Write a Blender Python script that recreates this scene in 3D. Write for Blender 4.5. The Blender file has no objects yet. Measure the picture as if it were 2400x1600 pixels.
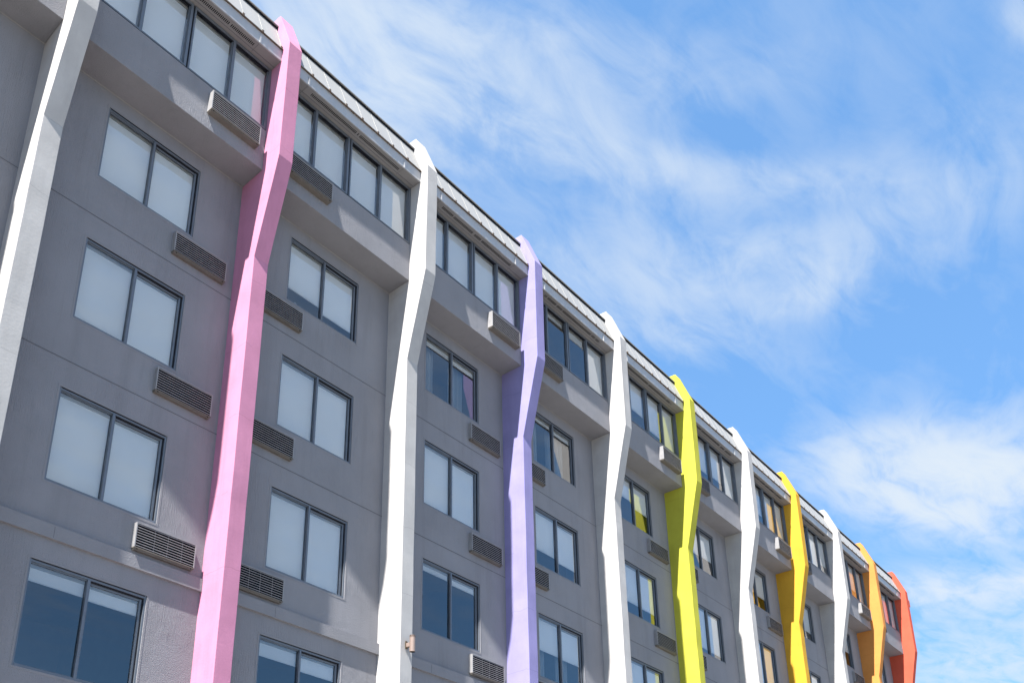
import bpy, bmesh, math, random
from mathutils import Vector, Matrix
random.seed(7)
sc = bpy.context.scene
C = sc.collection
R = math.radians

# ------------------------------------------------------------------ camera
H0 = 1.6                                   # eye height; facade plane is y = 0, outwards is -y
cam_d = bpy.data.cameras.new("camera"); cam = bpy.data.objects.new("camera", cam_d); C.objects.link(cam)
yaw, pit, rol = 0.7292164, 0.3592068, 0.0692117
F = Vector((math.sin(yaw)*math.cos(pit), math.cos(yaw)*math.cos(pit), math.sin(pit)))
Rt = Vector((math.cos(yaw), -math.sin(yaw), 0)); U = Rt.cross(F)
r2 = Rt*math.cos(rol) + U*math.sin(rol); u2 = U*math.cos(rol) - Rt*math.sin(rol)
m = Matrix((r2, u2, -F)).transposed().to_4x4()
m.translation = Vector((-3.77978, -10.75159, H0))
cam.matrix_world = m
cam_d.sensor_width = 36; cam_d.lens = 32.5762
cam_d.shift_x = 0.21607; cam_d.shift_y = 0.23604
cam_d.clip_start = .1; cam_d.clip_end = 4000
sc.camera = cam

# ------------------------------------------------------------------ sun, exposure
SV = Vector((-4.62, -1.0, 7.65)).normalized()      # towards the sun
el = math.asin(SV.z); az = math.atan2(SV.x, SV.y)
sd = bpy.data.lights.new("sun", 'SUN'); sun = bpy.data.objects.new("sun", sd); C.objects.link(sun)
sd.energy = 5.0; sd.angle = R(.55); sd.color = (1, .965, .91)
sun.rotation_euler = SV.to_track_quat('Z', 'Y').to_euler(); sun.location = (-20, -10, 60)
sc.view_settings.view_transform = 'Standard'; sc.view_settings.look = 'None'
sc.view_settings.gamma = 1; sc.view_settings.exposure = 1.95

# ------------------------------------------------------------------ world: sky + cirrus layer
w = bpy.data.worlds.new("World"); sc.world = w; w.use_nodes = True
nt = w.node_tree; nt.nodes.clear()
N = nt.nodes.new; L = nt.links.new
def mth(op, a, b=None, c=None, clamp=False):
    n = N('ShaderNodeMath'); n.operation = op; n.use_clamp = clamp
    for i, v in enumerate((a, b, c)):
        if v is None: continue
        if isinstance(v, (int, float)): n.inputs[i].default_value = v
        else: L(v, n.inputs[i])
    return n.outputs[0]
def vmt(op, a, b=None, s=None):
    n = N('ShaderNodeVectorMath'); n.operation = op
    for i, v in enumerate((a, b)):
        if v is None: continue
        if isinstance(v, (tuple, Vector)): n.inputs[i].default_value = v
        else: L(v, n.inputs[i])
    if s is not None:
        if isinstance(s, (int, float)): n.inputs['Scale'].default_value = s
        else: L(s, n.inputs['Scale'])
    return n.outputs['Value'] if op in ('DOT_PRODUCT', 'LENGTH') else n.outputs[0]
sky = N('ShaderNodeTexSky'); sky.sky_type = 'NISHITA'; sky.sun_disc = False
sky.sun_elevation = el; sky.sun_rotation = az; sky.air_density = 1.0; sky.dust_density = .3; sky.ozone_density = 2.2
tint = N('ShaderNodeMix'); tint.data_type = 'RGBA'; tint.blend_type = 'MULTIPLY'; tint.inputs[0].default_value = 1
L(sky.outputs[0], tint.inputs[6]); tint.inputs[7].default_value = (.60, .86, 1.0, 1)
tc = N('ShaderNodeTexCoord'); sp = N('ShaderNodeSeparateXYZ'); L(tc.outputs['Generated'], sp.inputs[0])
zc = mth('MAXIMUM', sp.outputs[2], .06)
cb = N('ShaderNodeCombineXYZ'); L(mth('DIVIDE', sp.outputs[0], zc), cb.inputs[0]); L(mth('DIVIDE', sp.outputs[1], zc), cb.inputs[1])
P0 = cb.outputs[0]                                   # point of the flat cloud layer
def noise(vec, scale, detail=6, rough=.6, dist=0.):
    n = N('ShaderNodeTexNoise'); n.inputs['Scale'].default_value = scale; n.inputs['Detail'].default_value = detail
    n.inputs['Roughness'].default_value = rough; n.inputs['Distortion'].default_value = dist; L(vec, n.inputs['Vector']); return n
wn = noise(P0, 2.1, 2, .5)
P1 = vmt('ADD', P0, vmt('SCALE', vmt('SUBTRACT', wn.outputs['Color'], (.5, .5, .5)), s=.26))
wn2 = noise(P0, 9., 4, .6)
P1 = vmt('ADD', P1, vmt('SCALE', vmt('SUBTRACT', wn2.outputs['Color'], (.5, .5, .5)), s=.025))
# streaky fibres
def rotmap(vec, ang, sx, sy):
    n = N('ShaderNodeMapping'); n.inputs['Rotation'].default_value = (0, 0, ang); n.inputs['Scale'].default_value = (sx, sy, 1); L(vec, n.inputs[0]); return n.outputs[0]
st1 = noise(rotmap(P1, R(20), 1.5, 6.5), 1.5, 8, .58, .5).outputs[0]
st2 = noise(rotmap(P0, R(-25), 2.2, 5), 2.6, 8, .6, .8).outputs[0]
fib = mth('ADD', mth('MULTIPLY', st1, .6), mth('MULTIPLY', st2, .4))
# cloud banks: (centre xy, long axis, short axis, weight) on the cloud layer
VEIL = .04
BANKS = [((0.5766, 0.5616), (0.2158, -0.0573), (0.0529, 0.115), 0.8), ((0.7774, 0.5399), (0.2752, -0.108), (0.046, 0.0683), 0.5), ((1.0541, 0.3723), (0.1621, -0.1284), (0.0421, 0.0247), 0.42), ((0.6242, 0.4425), (0.1204, -0.0795), (0.0325, 0.0357), 0.42), ((1.2824, 0.2701), (0.0313, -0.1077), (0.0553, 0.006), 0.22), ((1.2525, 0.4404), (0.193, -0.1372), (0.0723, 0.045), 0.5), ((1.2916, 0.5559), (0.2844, -0.1181), (0.0511, 0.0405), 0.3), ((1.3918, 0.3472), (0.0146, -0.1462), (0.0639, 0.0089), 0.36), ((1.0739, 0.6072), (0.1306, -0.037), (0.0262, 0.0312), 0.1), ((2.2411, 0.2957), (0.1749, -0.2108), (0.2044, 0.0665), 1.7), ((2.4132, 0.4209), (0.2415, -0.1071), (0.1339, 0.0498), 1.0), ((2.9886, 0.4792), (0.1901, -0.2973), (0.1511, 0.0326), 1.3), ((1.9882, 0.453), (0.0403, -0.1025), (0.1035, 0.0227), 0.45), ((3.365, 0.5712), (0.1243, -0.3147), (0.4549, 0.0994), 0.3), ((3.8411, 0.6385), (0.0658, -0.2858), (0.441, 0.0924), 0.6), ((1.0417, 0.0246), (0.0306, -0.0171), (0.0332, 0.0102), 0.5), ((0.832, 0.3617), (0.1021, -0.1566), (0.0711, 0.0255), 0.22), ((1.2544, 0.1577), (0.0444, -0.111), (0.1244, 0.0205), 0.2), ((-0.5, -1.3), (1.4, 0.3), (-0.3, 1.0), 0.55), ((-1.8, 0.2), (0.8, 0.5), (-0.4, 0.8), 0.4), ((0.9, -1.9), (0.9, 0.2), (-0.2, 0.8), 0.4)]  # last three banks lie out of view, added to brighten facade and reflections
tot = None
for (cx, cy), (ax, ay), (bx, by), wt in BANKS:
    det = ax*by - ay*bx
    A = Vector((by/det, -bx/det, 0)); B = Vector((-ay/det, ax/det, 0)); c = Vector((cx, cy, 0))
    uu = mth('ADD', vmt('DOT_PRODUCT', P1, A), -A.dot(c)); vv = mth('ADD', vmt('DOT_PRODUCT', P1, B), -B.dot(c))
    g = mth('EXPONENT', mth('MULTIPLY', mth('ADD', mth('MULTIPLY', uu, uu), mth('MULTIPLY', vv, vv)), -1.0))
    g = mth('MULTIPLY', g, wt)
    tot = g if tot is None else mth('ADD', tot, g)
mr = N('ShaderNodeMapRange'); mr.interpolation_type = 'SMOOTHSTEP'; L(fib, mr.inputs[0]); mr.inputs[1].default_value = .34; mr.inputs[2].default_value = .66; mr.inputs[3].default_value = .25; mr.inputs[4].default_value = 1.35
dens = mth('ADD', mth('MULTIPLY', tot, mr.outputs[0]), mth('MULTIPLY', mth('SUBTRACT', fib, .44), .5))
dens = mth('SUBTRACT', 1.0, mth('EXPONENT', mth('MULTIPLY', mth('MAXIMUM', dens, VEIL), -1.35)))
up = mth('MULTIPLY', dens, mth('GREATER_THAN', sp.outputs[2], 0.0))
hz = N('ShaderNodeMix'); hz.data_type = 'RGBA'; hz.inputs[0].default_value = .55; L(tint.outputs[2], hz.inputs[6]); hz.inputs[7].default_value = (.48, 1.25, 2.6, 1)
cm = N('ShaderNodeMix'); cm.data_type = 'RGBA'; L(up, cm.inputs[0]); L(hz.outputs[2], cm.inputs[6])
cm.inputs[7].default_value = (2.35, 2.62, 2.9, 1)
bg = N('ShaderNodeBackground'); bg.inputs[1].default_value = 0.086; L(cm.outputs[2], bg.inputs[0])
wo = N('ShaderNodeOutputWorld'); L(bg.outputs[0], wo.inputs[0])

# ------------------------------------------------------------------ materials
def mat(name, col, rough=.8, metal=0., var=.0, vscale=3., bump=0., bscale=40., stretch=(1, 1, 1), comb=0., spec=.3, stain=0., seed=0, drough=.0, crack=False):
    m = bpy.data.materials.new(name); m.use_nodes = True; t = m.node_tree; b = t.nodes['Principled BSDF']
    b.inputs['Base Color'].default_value = (*col, 1); b.inputs['Roughness'].default_value = rough; b.inputs['Metallic'].default_value = metal
    b.inputs['Specular IOR Level'].default_value = spec; b.inputs['Diffuse Roughness'].default_value = drough
    g = t.nodes.new('ShaderNodeNewGeometry'); pos = g.outputs['Position']
    def nz(scale, detail, st=(1, 1, 1), rough=.55, off=0):
        mp = t.nodes.new('ShaderNodeMapping'); mp.inputs['Scale'].default_value = st; mp.inputs['Location'].default_value = (off+seed, off, off); t.links.new(pos, mp.inputs[0])
        n = t.nodes.new('ShaderNodeTexNoise'); n.inputs['Scale'].default_value = scale; n.inputs['Detail'].default_value = detail; n.inputs['Roughness'].default_value = rough
        t.links.new(mp.outputs[0], n.inputs['Vector']); return n.outputs[0]
    def mx(blend, fac, a, b2):
        n = t.nodes.new('ShaderNodeMix'); n.data_type = 'RGBA'; n.blend_type = blend
        if isinstance(fac, float): n.inputs[0].default_value = fac
        else: t.links.new(fac, n.inputs[0])
        for i, v in ((6, a), (7, b2)):
            if isinstance(v, tuple): n.inputs[i].default_value = (*v, 1)
            else: t.links.new(v, n.inputs[i])
        return n.outputs[2]
    def ramp(v, lo, hi, a, b2):
        n = t.nodes.new('ShaderNodeMapRange'); t.links.new(v, n.inputs[0])
        for i, q in enumerate((lo, hi, a, b2)): n.inputs[i+1].default_value = q
        return n.outputs[0]
    c = None
    if var:
        lo = tuple(x*(1-var) for x in col); hi = tuple(min(1, x*(1+var)) for x in col)
        c = mx('MIX', ramp(nz(vscale, 7, off=3), .3, .7, 0, 1), lo, hi)
        if stain:
            c = mx('MIX', ramp(nz(2.6, 6, (1.6, 1.6, .16), .65, 9), .52, .78, 0, stain), c, tuple(x*.62 for x in col))
            c = mx('MIX', ramp(nz(55, 3, off=5), .66, .74, 0, stain), c, tuple(x*.7 for x in col))
        if crack:                                      # hairline pour joints every storey, slightly wandering
            sx = t.nodes.new('ShaderNodeSeparateXYZ'); t.links.new(pos, sx.inputs[0])
            def q(op, a, b2):
                n = t.nodes.new('ShaderNodeMath'); n.operation = op
                for i, v in enumerate((a, b2)):
                    if isinstance(v, (int, float)): n.inputs[i].default_value = v
                    else: t.links.new(v, n.inputs[i])
                return n.outputs[0]
            zz = q('ADD', q('DIVIDE', sx.outputs[2], 1.31), q('MULTIPLY', nz(1.7, 4, (1, 1, .2)), .22))
            zz = q('ADD', zz, q('MULTIPLY', q('FLOOR', q('DIVIDE', q('ADD', sx.outputs[0], .5), 4.0), 0), .37))
            dd = q('ABSOLUTE', q('SUBTRACT', q('FRACT', zz, 0), .5), 0)
            c = mx('MIX', q('MULTIPLY', q('MULTIPLY', q('LESS_THAN', dd, .0035), q('GREATER_THAN', nz(.9, 2, off=21), .5)), .4), c, tuple(x*.5 for x in col))
        t.links.new(c, b.inputs['Base Color'])
    if bump or comb:
        h = None
        def add(v, k):
            nonlocal h
            mm = t.nodes.new('ShaderNodeMath'); mm.operation = 'MULTIPLY_ADD'; t.links.new(v, mm.inputs[0]); mm.inputs[1].default_value = k
            if h is None: mm.inputs[2].default_value = 0
            else: t.links.new(h, mm.inputs[2])
            h = mm.outputs[0]
        if bump:
            add(nz(bscale, 4, stretch, .6), bump); add(nz(bscale*.3, 2, off=7), bump*.15)
        if comb:
            msk = ramp(nz(1.1, 3, off=11), .42, .62, .1, 1)
            mm = t.nodes.new('ShaderNodeMath'); mm.operation = 'MULTIPLY'
            t.links.new(nz(44, 3, (1.25, 1, .09), .6, 2), mm.inputs[0]); t.links.new(msk, mm.inputs[1]); add(mm.outputs[0], comb)
        bp = t.nodes.new('ShaderNodeBump'); bp.inputs['Distance'].default_value = .02; bp.inputs['Strength'].default_value = 1
        t.links.new(h, bp.inputs['Height']); t.links.new(bp.outputs[0], b.inputs['Normal'])
    return m
M = {}
M['stucco'] = mat('grey_stucco', (.208, .207, .224), .9, drough=0., var=.07, vscale=.9, bump=.55, bscale=85, stretch=(1, 1, .6), comb=.95, spec=.15, stain=.34)
M['spandrel'] = mat('grey_spandrel_stucco', (.208, .207, .224), .9, drough=0., var=.06, vscale=1.1, bump=.6, bscale=80, stretch=(1, 1, .7), comb=.8, spec=.15, stain=.25)
M['trim'] = mat('grey_trim_paint', (.195, .193, .207), .85, var=.05, vscale=2, bump=.35, bscale=50, spec=.2, stain=.15)
M['lip'] = mat('pale_seam_line', (.25, .245, .24), .8, var=.1, vscale=5)
M['joint'] = mat('dark_joint', (.10, .10, .11), .9, spec=0.)
def paint(n, c, s): M[n] = mat(n+'_paint', c, .85, var=.085, vscale=1.9, bump=.10, bscale=24, spec=.12, stain=.34, seed=s, crack=True)
paint('white', (.37, .358, .352), 1); paint('pink', (.42, .18, .275), 2); paint('lavender', (.22, .20, .38), 3)
paint('lime', (.38, .365, .045), 4); paint('gold', (.50, .275, .03), 5); paint('orange', (.50, .205, .055), 6); paint('red', (.48, .085, .05), 7)
M['frame'] = mat('slate_window_frame', (.115, .13, .155), .45, metal=.3, var=.08, vscale=6, spec=.5)
M['gasket'] = mat('black_gasket', (.012, .013, .018), .6, spec=.1)
M['rail'] = mat('beige_blind_rail', (.42, .41, .38), .6, var=.05)
M['slat'] = mat('slat_metal', (.30, .29, .30), .55, var=.15, vscale=9, stain=.3)
M['grille'] = mat('grey_grille_metal', (.24, .235, .24), .5, metal=.1, var=.1, vscale=8, spec=.4, stain=.2)
M['flange'] = mat('beige_grille_flange', (.125, .112, .10), .6, var=.1, vscale=8, stain=.3)
M['void'] = mat('dark_void', (.006, .006, .008), .9, spec=0.)  # near-black colour stands in for the shade inside housings and slots
M['fascia'] = mat('pale_grey_fascia', (.36, .36, .37), .5, metal=.15, var=.06, vscale=3, bump=.03, bscale=6, spec=.5, stain=.2)
M['soffit'] = mat('grey_soffit_paint', (.19, .183, .185), .8, var=.06, vscale=1.5, bump=.03, bscale=30, stain=.25)
M['roof'] = mat('pale_sheet_metal_roof', (.25, .247, .24), .55, metal=.1, var=.05, vscale=1.2, bump=.02, bscale=9, spec=.5, stain=.15)
M['tab'] = mat('rusty_tab', (.10, .075, .06), .8, var=.3, vscale=20)
M['black'] = mat('black_gap_shade', (.012, .012, .014), .9, spec=.05)  # black colour stands in for the shadow gap under the coping
M['room'] = mat('room_plaster', (.32, .31, .30), .9, var=.05)
M['flat'] = mat('roof_gravel', (.42, .41, .39), .95, var=.1, vscale=8, bump=.2, bscale=30)
M['lamp'] = mat('tan_lamp_metal', (.23, .17, .145), .5, metal=.2, var=.05, vscale=10, spec=.5)
M['bronze'] = mat('bronze_bracket', (.10, .075, .045), .5, metal=.6)
M['china'] = mat('white_china', (.75, .76, .76), .3, spec=.5)
M['asphalt'] = mat('asphalt', (.14, .135, .13), .95, var=.15, vscale=1.3, bump=.15, bscale=60, stain=.2)
M['concrete'] = mat('pavement_concrete', (.36, .345, .32), .9, var=.1, vscale=1.6, bump=.08, bscale=40, stain=.2)
M['ground'] = mat('pale_dry_ground', (.24, .22, .19), .95, var=.15, vscale=.25)
M['line'] = mat('white_road_paint', (.75, .75, .73), .7, var=.08, vscale=6)
def fabric(name, col, tr):
    m = bpy.data.materials.new(name); m.use_nodes = True; t = m.node_tree; t.nodes.clear()
    d = t.nodes.new('ShaderNodeBsdfDiffuse'); d.inputs[0].default_value = (*col, 1); s = t.nodes.new('ShaderNodeBsdfTranslucent'); s.inputs[0].default_value = (*col, 1)
    x = t.nodes.new('ShaderNodeMixShader'); x.inputs[0].default_value = tr; o = t.nodes.new('ShaderNodeOutputMaterial')
    g = t.nodes.new('ShaderNodeNewGeometry'); n = t.nodes.new('ShaderNodeTexNoise'); n.inputs['Scale'].default_value = 1.4; n.inputs['Detail'].default_value = 3
    t.links.new(g.outputs[0], n.inputs['Vector']); r = t.nodes.new('ShaderNodeMix'); r.data_type = 'RGBA'; t.links.new(n.outputs[0], r.inputs[0])
    r.inputs[6].default_value = (*[c*.93 for c in col], 1); r.inputs[7].default_value = (*[min(1, c*1.05) for c in col], 1); t.links.new(r.outputs[2], d.inputs[0])
    t.links.new(d.outputs[0], x.inputs[1]); t.links.new(s.outputs[0], x.inputs[2]); t.links.new(x.outputs[0], o.inputs[0]); return m
M['blind'] = fabric('white_roller_blind', (.98, .98, .98), .02)
M['sheer'] = fabric('sheer_curtain', (.62, .66, .68), .45)
def glass(name, ior, tr):
    m = bpy.data.materials.new(name); m.use_nodes = True; t = m.node_tree; t.nodes.clear()
    a = t.nodes.new('ShaderNodeBsdfTransparent'); a.inputs[0].default_value = (*tr, 1); g = t.nodes.new('ShaderNodeBsdfGlossy'); g.inputs['Roughness'].default_value = .004
    g.inputs[0].default_value = (.95, .97, 1, 1)
    f = t.nodes.new('ShaderNodeFresnel'); f.inputs[0].default_value = ior; x = t.nodes.new('ShaderNodeMixShader'); o = t.nodes.new('ShaderNodeOutputMaterial')
    ge = t.nodes.new('ShaderNodeNewGeometry'); n = t.nodes.new('ShaderNodeTexNoise'); n.inputs['Scale'].default_value = .9; n.inputs['Detail'].default_value = 1; t.links.new(ge.outputs[0], n.inputs['Vector'])
    b = t.nodes.new('ShaderNodeBump'); b.inputs['Distance'].default_value = .004; b.inputs['Strength'].default_value = .5; t.links.new(n.outputs[0], b.inputs['Height']); t.links.new(b.outputs[0], g.inputs['Normal'])
    t.links.new(f.outputs[0], x.inputs[0]); t.links.new(a.outputs[0], x.inputs[1]); t.links.new(g.outputs[0], x.inputs[2]); t.links.new(x.outputs[0], o.inputs[0]); return m
M['glass'] = glass('coated_window_glass', 2.1, (.985, .99, .99))

# ------------------------------------------------------------------ mesh helpers
# local coordinates: x along facade, d = distance out of the wall, z = height over the eye level used when measuring
class MB:
    def __init__(s): s.v = []; s.f = []; s.m = []; s.mats = []
    def mi(s, k):
        if k not in s.mats: s.mats.append(k)
        return s.mats.index(k)
    def box(s, x0, x1, d0, d1, z0, z1, k):
        s.prism([(d0, z0), (d1, z0), (d1, z1), (d0, z1)], x0, x1, k)
    def prism(s, poly, x0, x1, k):
        # poly in (d, z), extruded along x
        n = len(poly); b = len(s.v); mi = s.mi(k)
        for x in (x0, x1):
            for d, z in poly: s.v.append((x, -d, z+H0))
        s.f.append(tuple(b+i for i in range(n))); s.f.append(tuple(b+n+i for i in reversed(range(n)))); s.m += [mi, mi]
        for i in range(n):
            j = (i+1) % n; s.f.append((b+i, b+n+i, b+n+j, b+j)); s.m.append(mi)
    def quad(s, pts, k):
        b = len(s.v); s.v += [(x, -d, z+H0) for x, d, z in pts]; s.f.append(tuple(range(b, b+len(pts)))); s.m.append(s.mi(k))
    def cyl(s, c, r, h, k, n=20, r2=None, cap=True):
        b = len(s.v); mi = s.mi(k); r2 = r if r2 is None else r2
        for (rr, z) in ((r, 0), (r2, h)):
            for i in range(n): a = 2*math.pi*i/n; s.v.append((c[0]+rr*math.cos(a), -c[1]+rr*math.sin(a), c[2]+z+H0))
        for i in range(n): j = (i+1) % n; s.f.append((b+i, b+j, b+n+j, b+n+i)); s.m.append(mi)
        if cap: s.f.append(tuple(b+i for i in reversed(range(n)))); s.f.append(tuple(b+n+i for i in range(n))); s.m += [mi, mi]
    def tube(s, pts, rad, k, n=8):
        mi = s.mi(k); rings = []
        for i, p in enumerate(pts):
            p = Vector(p); a = Vector(pts[max(0, i-1)]); c = Vector(pts[min(len(pts)-1, i+1)]); t = (c-a).normalized()
            u = t.orthogonal().normalized() if not rings else (u - t*u.dot(t)).normalized(); v = t.cross(u); r = rad[i] if isinstance(rad, list) else rad
            b = len(s.v); rings.append(b)
            for j in range(n):
                q = p + (u*math.cos(2*math.pi*j/n) + v*math.sin(2*math.pi*j/n))*r; s.v.append((q.x, -q.y, q.z+H0))
        for a, b in zip(rings, rings[1:]):
            for j in range(n): s.f.append((a+j, a+(j+1) % n, b+(j+1) % n, b+j)); s.m.append(mi)
        s.f.append(tuple(rings[0]+j for j in range(n))); s.f.append(tuple(rings[-1]+j for j in reversed(range(n)))); s.m += [mi, mi]
    def build(s, name, parent=None, bevel=0., label=None, smooth=False, recalc=True):
        me = bpy.data.meshes.new(name); me.from_pydata(s.v, [], s.f)
        for k in s.mats: me.materials.append(M[k])
        me.polygons.foreach_set('material_index', s.m); me.update()
        bm = bmesh.new(); bm.from_mesh(me); recalc and bmesh.ops.recalc_face_normals(bm, faces=bm.faces)
        if bevel: bmesh.ops.bevel(bm, geom=[e for e in bm.edges if e.is_manifold and e.calc_face_angle(0) > .05], offset=bevel, segments=2, profile=.6, affect='EDGES')
        bm.to_mesh(me); bm.free()
        if smooth:
            for p in me.polygons: p.use_smooth = True
        o = bpy.data.objects.new(name, me); C.objects.link(o)
        if parent is not None: o.parent = parent; o.matrix_parent_inverse = parent.matrix_world.inverted()
        if label: o['label'] = label
        return o
def tag(o, label, cat, group=None):
    o['label'] = label; o['category'] = cat
    if group: o['group'] = group
    return o

# ------------------------------------------------------------------ measurements
B = 4.0; FW = .318; G = -H0                     # bay width, fin thickness, ground
P = .541
ROWS = [(12.209, 10.798), (9.612, 8.165), (6.992, 5.521), (4.380, 2.917)]
ACR = [(10.651, 10.251), (8.027, 7.618), (5.397, 5.003)]
X0, X1 = -B, 10*B + FW
DEP = 13.0
bld = bpy.data.objects.new('hotel_building', None); bld.location = (0, 0, 0); C.objects.link(bld)
tag(bld, 'long grey stucco building with coloured zigzag fins, strip windows and a pale metal roof edge', 'building')
bpy.context.view_layer.update()
def wx(k):                                      # window opening of bay k
    return (k*B+1.22, k*B+3.08) if k % 2 == 0 else (k*B+1.24, k*B+3.10)

# main wall sheet with openings and reveals
mb = MB()
xs = [X0]; 
for k in range(-1, 10): a, b = wx(k); xs += [a, b]
xs.append(X1)
zs = [G]
for zt, zb in reversed(ROWS): zs += [zb, zt]
zs.append(13.3)
for i in range(len(xs)-1):
    for j in range(len(zs)-1):
        if i % 2 == 1 and j % 2 == 1:
            a, b, c, d = xs[i], xs[i+1], zs[j], zs[j+1]; r = -.16
            mb.quad([(a, 0, c), (a, r, c), (a, r, d), (a, 0, d)], 'stucco'); mb.quad([(b, 0, c), (b, 0, d), (b, r, d), (b, r, c)], 'stucco')
            mb.quad([(a, 0, c), (b, 0, c), (b, r, c), (a, r, c)], 'stucco'); mb.quad([(a, 0, d), (a, r, d), (b, r, d), (b, 0, d)], 'stucco')
        else:
            mb.quad([(xs[i], 0, zs[j]), (xs[i+1], 0, zs[j]), (xs[i+1], 0, zs[j+1]), (xs[i], 0, zs[j+1])], 'stucco')
# ends and back
mb.quad([(X1, 0, G), (X1, 0, 15.6), (X1, -DEP, 15.6), (X1, -DEP, G)], 'stucco')
mb.quad([(X0, 0, G), (X0, 0, 15.6), (X0, -DEP, 15.6), (X0, -DEP, G)], 'stucco')
mb.quad([(X0, -DEP, G), (X1, -DEP, G), (X1, -DEP, 15.6), (X0, -DEP, 15.6)], 'stucco')
mb.build('wall', bld)
# rooms behind the openings: slabs, party walls, back wall
mb = MB()
for z in (15.3, 13.0, 10.2, 7.55, 4.93, 2.3): mb.box(X0+.01, X1-.01, -4.2, -.17 if z < 13 else (.40 if z < 14 else .42), z, z+.12, 'room')
for k in range(-1, 11): mb.box(k*B+.05, k*B+.25, -4.2, -.18, 2.42, 15.29, 'room')
mb.box(X0+.01, X1-.01, -4.35, -4.2, G+.2, 15.5, 'room')
mb.build('room_interior', bld)
mb = MB()
mb.box(X0+.01, X1-.01, -DEP+.01, .45, 15.62, 15.72, 'flat'); mb.build('flat_roof', bld)

# belt course and joints
for k in range(-1, 10):
    a, b = k*B+FW, (k+1)*B
    mb = MB(); mb.prism([(-.01, 4.712), (.050, 4.712), (.050, 4.912), (-.01, 4.912)], a+.002, b-.002, 'trim')
    xj = wx(k)[0]-.05+.3
    mb.box(xj, xj+.006, .048, .0515, 4.73, 4.89, 'joint'); mb.build('belt_course', bld)
for k in range(-1, 10):
    a, b = k*B+FW, (k+1)*B
    for z in (10.055, 7.43):
        mb = MB(); mb.box(a, b, .001, .0035, z-.006, z+.006, 'joint'); mb.build('wall_joint', bld)

# spandrel boxes of the top floor
for k in range(-1, 10):
    a, b = k*B+FW, (k+1)*B
    mb = MB(); mb.prism([(-.02, 12.512), (P, 12.556), (P, 13.455), (P-.03, 13.475), (.40, 13.475), (-.02, 13.475)], a+.002, b-.002, 'spandrel')
    mb.build('spandrel', bld, bevel=.006)
    mb = MB(); mb.prism([(.001, 12.498), (.009, 12.495), (.013, 12.507), (.001, 12.507)], a+.002, b-.002, 'lip'); mb.build('soffit_bead', bld)

# ------------------------------------------------------------------ eaves and roof edge
def wavy(mbx, prof, a, b, n, k, amp):
    base = len(mbx.v); mi = mbx.mi(k); m = len(prof)
    off = 0
    for i in range(n+1):
        x = a + (b-a)*i/n; off = off*.75 + random.uniform(-1, 1)*amp*.6
        for (d, z, wgt) in prof: mbx.v.append((x, -(d+off*wgt), z+H0))
    for i in range(n):
        for j in range(m-1):
            q = base+i*m+j; mbx.f.append((q, q+1, q+m+1, q+m)); mbx.m.append(mi)
for k in range(-1, 10):
    a, b = k*B+FW+.002, (k+1)*B-.002
    # soffit with vent slots
    mb = MB(); mb.prism([(.40, 14.937), (.775, 14.956), (.775, 14.976), (.40, 14.96)], a, b, 'soffit')
    v0, v1 = k*B+.88, k*B+3.44
    if k < 0 or k == 4 or k >= 6: pass
    n = int((v1-v0)/.034)
    for i in range(n):
        x = v0 + i*.034
        if random.random() < .04: continue
        mb.prism([(.655, 14.9465), (.715, 14.9495), (.715, 14.9515), (.655, 14.9485)], x, x+.016, 'void')
    for x in (k*B+.70, k*B+3.47): mb.prism([(.56, 14.9405), (.772, 14.9515), (.772, 14.954), (.56, 14.943)], x, x+.006, 'joint')
    mb.box(a, b, .60, .606, 14.9425, 14.95, 'joint')
    so = mb.build('eave_soffit', bld)
    mb = MB()
    wavy(mb, [(.772, 14.955, 0), (.793, 14.953, .2), (.795, 14.962, .3), (.787, 14.972, .6), (.787, 15.09, 1), (.785, 15.235, .4)], a, b, 46, 'fascia', .006)
    mb.quad([(a, .775, 14.956), (b, .775, 14.956), (b, .775, 15.24), (a, .775, 15.24)], 'fascia')
    for x in (k*B+.70, k*B+3.47): mb.box(x-.01, x+.02, .785, .803, 14.950, 15.15, 'fascia')
    mb.build('eave_fascia', bld)
    # sloping metal roof
    mb = MB()
    wavy(mb, [(.775, 15.225, 0), (.812, 15.225, 1), (.816, 15.240, 1), (.811, 15.252, .6), (.573, 15.955, 0), (.45, 15.955, 0)], a, b, 46, 'roof', .003)
    sl = (.573-.811)/(15.955-15.252)
    x = k*B + (.72 if k % 2 == 0 else .774)-.465
    tabs = MB()
    while x < b:
        if x > a+.03:
            mb.prism([(.812, 15.25), (.817, 15.255), (.579, 15.955), (.573, 15.955)], x-.003, x+.003, 'roof')
            tabs.prism([(.800, 15.212), (.826, 15.214), (.828, 15.262), (.815, 15.266)], x-.025, x+.02, 'tab')
        x += .463
    tabs.prism([(.790, 15.217), (.818, 15.219), (.818, 15.226), (.790, 15.226)], a, b, 'tab')
    ro = mb.build('roof_slope', bld); tabs.build('drip_edge', ro)
    mb = MB()
    mb.box(a, b, .44, .590, 15.945, 15.988, 'black')
    x = k*B+.25
    while x < b-.5:                                     # painted shade of the gap dips between clips
        x2 = x+.455
        x0c, x1c = max(x+.07, a), min(x2-.02, b)
        if x1c > x0c+.1: mb.prism([(.575, 15.938), (.590, 15.936), (.592, 15.957), (.575, 15.957)], x0c, x1c, 'black')
        x = x2+.008
    mb.box(a, b, -.3, .612, 15.9885, 16.012, 'roof')
    mb.build('roof_coping', ro)

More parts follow.
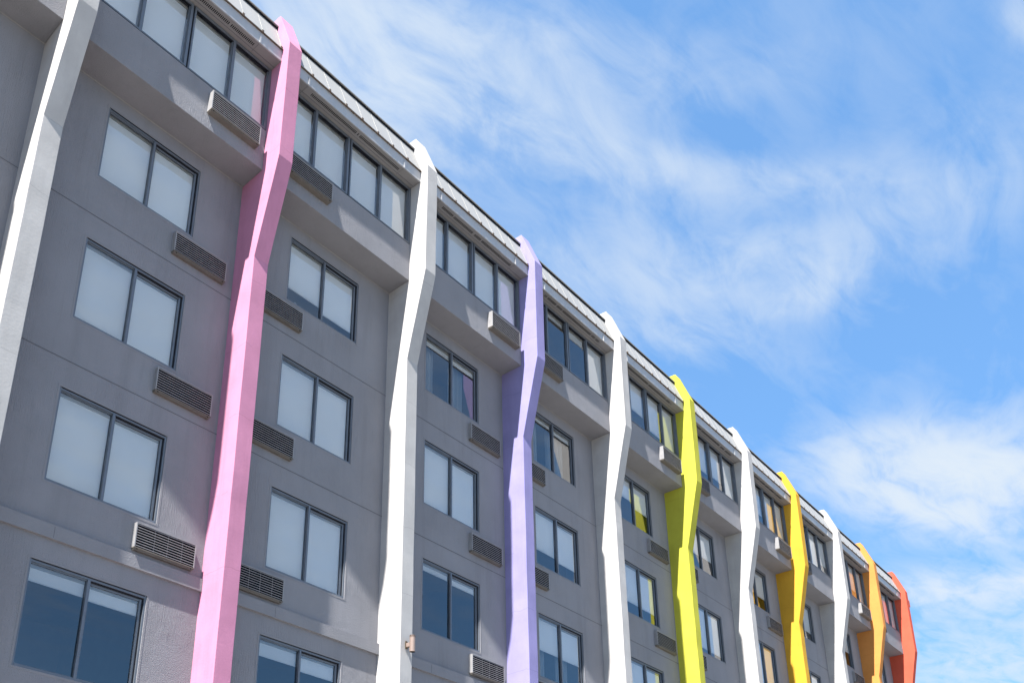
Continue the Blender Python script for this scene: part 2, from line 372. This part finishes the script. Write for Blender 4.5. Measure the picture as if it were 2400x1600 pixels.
# ------------------------------------------------------------------ fins
COL = {-1: 'red', 0: 'white', 1: 'pink', 2: 'white', 3: 'lavender', 4: 'white', 5: 'lime', 6: 'white', 7: 'gold', 8: 'white', 9: 'orange', 10: 'red'}
PROF = [(-.9, G-.05), (.540, G-.05), (.538, 10.685), (.968, 12.627), (.983, 15.298), (.637, 16.256), (-.9, 16.256)]
for k, c in COL.items():
    front = []
    for (d0, z0), (d1, z1) in zip(PROF[1:5], PROF[2:6]):
        n = max(1, int(abs(z1-z0)/.45)); front.append((d0, z0))
        front += [(d0+(d1-d0)*i/n+random.uniform(-.004, .004), z0+(z1-z0)*i/n) for i in range(1, n)]
    mb = MB(); mb.prism([PROF[0]]+front+PROF[5:], k*B, k*B+FW, c)
    o = mb.build('zigzag_fin', bld, bevel=.007)
    lab = {'white': 'white zigzag fin', 'pink': 'pink zigzag fin', 'lavender': 'lavender zigzag fin', 'lime': 'lime yellow zigzag fin', 'gold': 'golden yellow zigzag fin', 'orange': 'orange zigzag fin', 'red': 'red zigzag fin'}[c]
    o['label'] = lab
mb = MB(); mb.prism([(-.5, 14.95), (.80, 14.95), (.80, 15.22), (.60, 15.80), (-.5, 15.80)], X1+.001, X1+.95, 'red'); mb.build('end_eave', bld, bevel=.006, label='red eave box behind the last fin')

# ------------------------------------------------------------------ windows
def curtain(par, x0, x1, z0, z1, d):
    mb = MB(); n = max(12, int((x1-x0)*60)); ph = random.random()*6
    pts = []
    for i in range(n+1):
        x = x0+(x1-x0)*i/n; pts.append((x, d+.03*math.sin(x*38+ph+1.5*math.sin(x*7))))
    for (xa, da), (xb, db) in zip(pts, pts[1:]): mb.quad([(xa, da, z0), (xb, db, z0), (xb, db, z1), (xa, da, z1)], 'sheer')
    return mb.build('curtain', par, smooth=True)
def blind(par, x0, x1, zt, zb, drop, d):
    mb = MB(); z = zt-(zt-zb)*drop
    mb.box(x0, x1, d-.05, d+.012, zt-.045, zt+.02, 'rail')
    if drop > .05:
        mb.box(x0+.006, x1-.006, d-.002, d, z, zt-.045, 'blind')
        if drop < .97: mb.box(x0+.006, x1-.006, d-.008, d+.006, z-.022, z, 'blind')
    return mb.build('roller_blind', par)
# drops per window: (left pane, right pane); curtains: list of (pane, from, to) fractions
LOW = {(-1, 0): (1, 1), (-1, 1): (1, 1), (-1, 2): (1, 1), (-1, 3): (.2, .2),
 (0, 0): (1, 1), (0, 1): (1, 1), (0, 2): (1, 1), (0, 3): (.15, .15),
 (1, 0): (.73, .80), (1, 1): (1, 1), (1, 2): (1, 1), (1, 3): (.17, .19),
 (2, 0): (.10, .10), (2, 1): (1, 1), (2, 2): (.09, .10), (2, 3): (1, 1),
 (3, 0): (.08, .09), (3, 1): (.68, .72), (3, 2): (.52, .52), (3, 3): (1, 1),
 (4, 0): (.42, .52), (4, 1): (.72, .72), (4, 2): (1, 1), (4, 3): (1, 1),
 (5, 0): (.62, .58), (5, 1): (.85, .85), (5, 2): (1, .9), (5, 3): (1, 1),
 (6, 0): (.6, .62), (6, 1): (1, 1), (6, 2): (1, 1), (6, 3): (1, 1),
 (7, 0): (.7, .7), (7, 1): (1, .4), (7, 2): (1, 1), (7, 3): (1, 1),
 (8, 0): (1, .5), (8, 1): (.5, .5), (8, 2): (1, 1), (8, 3): (1, 1),
 (9, 0): (1, 1), (9, 1): (1, 1), (9, 2): (1, 1), (9, 3): (1, 1)}
CUR = {(2, 0): [(.12, .55), (1.15, 1.7)], (3, 0): [(.0, .16), (.24, .62), (1.02, 1.9)], (3, 2): [(.0, .62), (1.1, 1.6)], (7, 0): [(.1, .5)], (5, 1): [(1.1, 1.9)]}
fw = .028
proto = {}
for k in range(-1, 10):
    xa, xb = wx(k); xm = (xa+xb)/2 - .005
    for r, (zt, zb) in enumerate(ROWS):
        mb = MB()
        # outer frame
        mb.box(xa, xa+.03, -.10, -.012, zb, zt, 'frame'); mb.box(xb-.03, xb, -.10, -.012, zb, zt, 'frame')
        mb.box(xa+.03, xb-.03, -.10, -.012, zt-.042, zt, 'frame'); mb.box(xa+.03, xb-.03, -.10, -.008, zb, zb+.032, 'frame')
        mb.box(xa+.03, xb-.03, -.045, -.0, zt-.012, zt-.004, 'gasket')
        # dark track at the head and at the right jamb
        mb.box(xm+.03, xb-.03, -.07, -.030, zt-.060, zt-.042, 'gasket'); mb.box(xb-.052, xb-.03, -.07, -.035, zb+.032, zt-.042, 'gasket')
        # left sash / mullion
        mb.box(xm-.036, xm+.004, -.085, -.004, zb+.032, zt-.042, 'frame'); mb.box(xm+.004, xm+.028, -.09, -.035, zb+.032, zt-.042, 'gasket' if r == 0 else 'frame')
        mb.box(xa+.03, xm-.036, -.06, -.03, zt-.060, zt-.042, 'frame'); mb.box(xa+.03, xm-.036, -.06, -.03, zb+.032, zb+.046, 'frame')
        # right sash
        mb.box(xb-.085, xb-.052, -.088, -.045, zb+.032, zt-.06, 'frame'); mb.box(xm+.028, xb-.085, -.088, -.055, zt-.090, zt-.060, 'frame'); mb.box(xm+.028, xb-.085, -.088, -.055, zb+.032, zb+.052, 'frame')
        # thin outer trim round the opening
        for q in ((xa-.035, xa-.001, zb-.035, zt+.035), (xb+.001, xb+.035, zb-.035, zt+.035), (xa-.001, xb+.001, zt+.001, zt+.035), (xa-.001, xb+.001, zb-.035, zb-.001)):
            mb.box(q[0], q[1], -.002, .003, q[2], q[3], 'trim')
        win = mb.build('window', bld)
        g = MB(); g.quad([(xa+.03, -.045, zb+.04), (xm-.036, -.045, zb+.04), (xm-.036, -.045, zt-.055), (xa+.03, -.045, zt-.055)], 'glass'); g.build('pane', win, recalc=False)
        g = MB(); g.quad([(xm+.028, -.07, zb+.045), (xb-.085, -.07, zb+.045), (xb-.085, -.07, zt-.085), (xm+.028, -.07, zt-.085)], 'glass'); g.build('pane', win, recalc=False)
        dl, dr = LOW[(k, r)]
        blind(win, xa+.035, xm-.02, zt-.055, zb+.01, dl, -.092); blind(win, xm+.02, xb-.075, zt-.085, zb+.01, dr, -.097)
        for (f0, f1) in CUR.get((k, r), []): curtain(win, xa+.03+f0*.91, xa+.03+f1*.91, zb-.05, zt-.03, -.26)

# top floor strip windows: four panes each
TOP = {-1: (1, 1, 1, 1), 0: (1, 1, 1, 1), 1: (1, 1, 1, 1), 2: (1, 1, 1, 1), 3: (.1, .09, .16, 1), 4: (.5, .62, .8, .9), 5: (1, .75, .7, 1), 6: (.4, .7, 1, .9), 7: (1, .8, 1, .7), 8: (.6, 1, .7, .9), 9: (.5, .35, 1, 1)}
for k in range(-1, 10):
    a, b = k*B+FW+.004, (k+1)*B-.004
    c = k*B+(2.19 if k % 2 == 0 else 2.13); zb, zt = 13.477, 14.932
    ms = [(a, a+.045), (c-.93-.03, c-.93+.028), (c-.062, c+.058), (c+.93-.03, c+.93+.028), (b-.055, b)]
    mb = MB()
    for i, (p, q) in enumerate(ms):
        if i == 2:
            mb.box(p, p+.05, .42, .540, zb, zt, 'frame'); mb.box(p+.05, q-.035, .42, .515, zb, zt, 'gasket'); mb.box(q-.035, q, .42, .538, zb, zt, 'frame')
        else: mb.box(p, q, .42, .536 if i in (0, 4) else .530, zb, zt, 'frame')
    for (p, q), (s, t_) in zip(ms, ms[1:]):
        mb.box(q, s, .42, .536, zt-.045, zt, 'frame'); mb.box(q, s, .45, .515, zt-.058, zt-.045, 'gasket'); mb.box(q, s, .42, .538, zb, zb+.028, 'frame')
        mb.box(q, q+.014, .45, .505, zb+.028, zt-.058, 'frame'); mb.box(s-.018, s, .45, .505, zb+.028, zt-.058, 'frame')
    win = mb.build('strip_window', bld)
    for i, ((p, q), (s, t_)) in enumerate(zip(ms, ms[1:])):
        dd = .497 if i % 2 else .490
        g = MB(); g.quad([(q+.012, dd, zb+.02), (s-.016, dd, zb+.02), (s-.016, dd, zt-.05), (q+.012, dd, zt-.05)], 'glass'); g.build('pane', win, recalc=False)
        blind(win, q+.01, s-.012, zt-.06, zb+.005, TOP[k][i], .43)

# ------------------------------------------------------------------ through-wall air conditioners
def ac(x0, x1, z0, z1, d0, d1):
    mb = MB(); t = .016
    mb.box(x0, x1, d0, d1, z1-t, z1, 'grille'); mb.box(x0, x1, d0, d1, z0, z0+t, 'flange')
    mb.box(x0, x0+t, d0, d1, z0+t, z1-t, 'grille'); mb.box(x1-t, x1, d0, d1, z0+t, z1-t, 'grille')
    mb.box(x0+t, x1-t, d0, d0+.012, z0+t, z1-t, 'void')
    mb.box(x0+t, x1-t, d0+.012, d1-.012, z1-t-.003, z1-t, 'void'); mb.box(x1-t-.003, x1-t, d0+.012, d1-.012, z0+t, z1-t-.003, 'void')
    mb.box(x0+.01, x1-.01, d0, d1-.02, z0-.022, z0, 'flange')
    for x in (x0+.05, x1-.06): mb.box(x, x+.018, d1-.03, d1-.012, z0-.012, z0-.001, 'void')
    h = mb.build('air_conditioner', bld)
    s = MB(); n = 9; g = (z1-z0-2*t)/n
    for i in range(n):
        z = z0+t+g*(i+.62); s.prism([(d1-.010, z-.002), (d1-.003, z-.0045), (d1-.003, z+.0035), (d1-.010, z+.001)], x0+t, x1-t, 'slat')
    for f in ((.31, .53, .77) if z1 < 6 else ()): x = x0+(x1-x0)*f; s.box(x, x+.0025, d1-.014, d1-.0105, z0+t, z1-t, 'grille')
    s.build('louvre', h)
    return h
acs = {}
for k in range(-1, 10):
    x0, x1 = (k*B+2.706, k*B+3.787) if k % 2 == 0 else (k*B+.531, k*B+1.612)
    ac(x0, x1, 12.876, 13.289, P-.002, .668)
    for (zt, zb) in ACR: ac(x0, x1, zb, zt, -.002, .085)

# ------------------------------------------------------------------ wall lamp on the second white fin
lam = bpy.data.objects.new('wall_lamp', None); lx, lz = (8.154, 4.846); lam.location = (lx, -.54, lz+H0); C.objects.link(lam)
tag(lam, 'small tan cylinder wall lamp on a bronze bracket fixed low on a white fin', 'lamp')
bpy.context.view_layer.update()
LD = .685
mb = MB(); mb.cyl((lx, LD, lz-.15), .052, .30, 'lamp', 28, cap=False); mb.cyl((lx, LD, lz-.15), .045, .27, 'void', 28, cap=False); mb.cyl((lx, LD, lz+.11), .052, .04, 'lamp', 28)
mb.build('lamp_body', lam)
mb = MB(); mb.box(lx-.028, lx+.028, .541, .556, lz-.075, lz+.065, 'bronze'); mb.build('back_plate', lam, bevel=.003)
mb = MB(); mb.box(lx-.018, lx+.018, .556, LD-.05, lz-.045, lz+.03, 'lamp'); mb.box(lx-.012, lx+.012, .556, LD-.05, lz-.06, lz-.047, 'bronze'); mb.build('bracket', lam, bevel=.003)

# ------------------------------------------------------------------ things standing on window sills
xa, xb = wx(1); zb = ROWS[0][1]
def spiral(cx, cz, r0, turns, d, n=40, a0=0., flip=1):
    return [(cx+flip*(r0*(1-.75*i/n))*math.cos(a0+turns*2*math.pi*i/n), d, cz+(r0*(1-.75*i/n))*math.sin(a0+turns*2*math.pi*i/n)) for i in range(n+1)]
for i, (dx, r, f, lab) in enumerate(((.12, .085, 1, 'small white scroll ornament at the left end of the window sill'), (.40, .11, -1, 'larger white scroll ornament beside the white box on the sill'))):
    mb = MB(); mb.tube(spiral(xa+dx, zb+.03+r, r, 1.3, -.20, a0=-1.6, flip=f), [.016-.011*j/40 for j in range(41)], 'china', 8)
    mb.cyl((xa+dx, -.20, zb+.002), .05, .03, 'china', 16, .035)
    o = mb.build('scroll_ornament', smooth=False); tag(o, lab, 'ornament', 'white scroll ornaments on a window sill')
mb = MB(); mb.box(xa+.52, xa+.68, -.26, -.17, zb+.002, zb+.15, 'china'); mb.box(xa+.54, xa+.66, -.245, -.185, zb+.15, zb+.165, 'china')
tag(mb.build('storage_box', bevel=.006), 'small white box with a lid on the sill beside two scroll ornaments', 'box')
xa, xb = wx(3); zb = ROWS[1][1]
for i in range(5):
    x = xa+.07+i*.105; h = (.13, .17, .12, .16, .14)[i]
    mb = MB(); mb.cyl((x, -.2, zb+.002), .028, h*.65, 'china', 14); mb.cyl((x, -.2, zb+.002+h*.65), .028, h*.12, 'china', 14, .012, cap=False); mb.cyl((x, -.2, zb+.002+h*.77), .012, h*.23, 'china', 12)
    tag(mb.build('bottle'), 'small white bottle in a row standing on a window sill right of the lavender fin', 'bottle', 'white bottles on a window sill')
xa, xb = wx(4); zb = ROWS[1][1]
mb = MB(); mb.cyl((xa+.3, -.2, zb+.002), .06, .05, 'china', 16, .04); mb.cyl((xa+.3, -.2, zb+.052), .04, .06, 'china', 16, .07); mb.cyl((xa+.3, -.2, zb+.112), .07, .05, 'china', 16, .03)
tag(mb.build('vase'), 'round white vase on a window sill left of the lime yellow fin', 'vase')

# ------------------------------------------------------------------ ground
def sheet(name, x0, x1, y0, y1, z, k, th=None):
    me = bpy.data.meshes.new(name)
    if th is None: me.from_pydata([(x0, y0, z), (x1, y0, z), (x1, y1, z), (x0, y1, z)], [], [(0, 1, 2, 3)])
    else:
        v = [(x, y, q) for q in (z-th, z) for x, y in ((x0, y0), (x1, y0), (x1, y1), (x0, y1))]
        me.from_pydata(v, [], [(4, 5, 6, 7), (0, 1, 5, 4), (1, 2, 6, 5), (2, 3, 7, 6), (3, 0, 4, 7)])
    me.materials.append(M[k]); o = bpy.data.objects.new(name, me); C.objects.link(o); o['kind'] = 'structure'; return o
sheet('ground', -1500, 1500, -1500, 1500, -.004, 'ground')
sheet('parking_lot', -60, 90, -34, -3.2, 0, 'asphalt')
sheet('pavement', -60, 90, -3.2, -.02, .12, 'concrete', .12)
me_l = MB()
for i in range(20): me_l.box(-26+i*2.7, -25.88+i*2.7, 3.6, 8.6, G+.004, G+.008, 'line')
o = me_l.build('parking_bay_lines'); o['kind'] = 'structure'
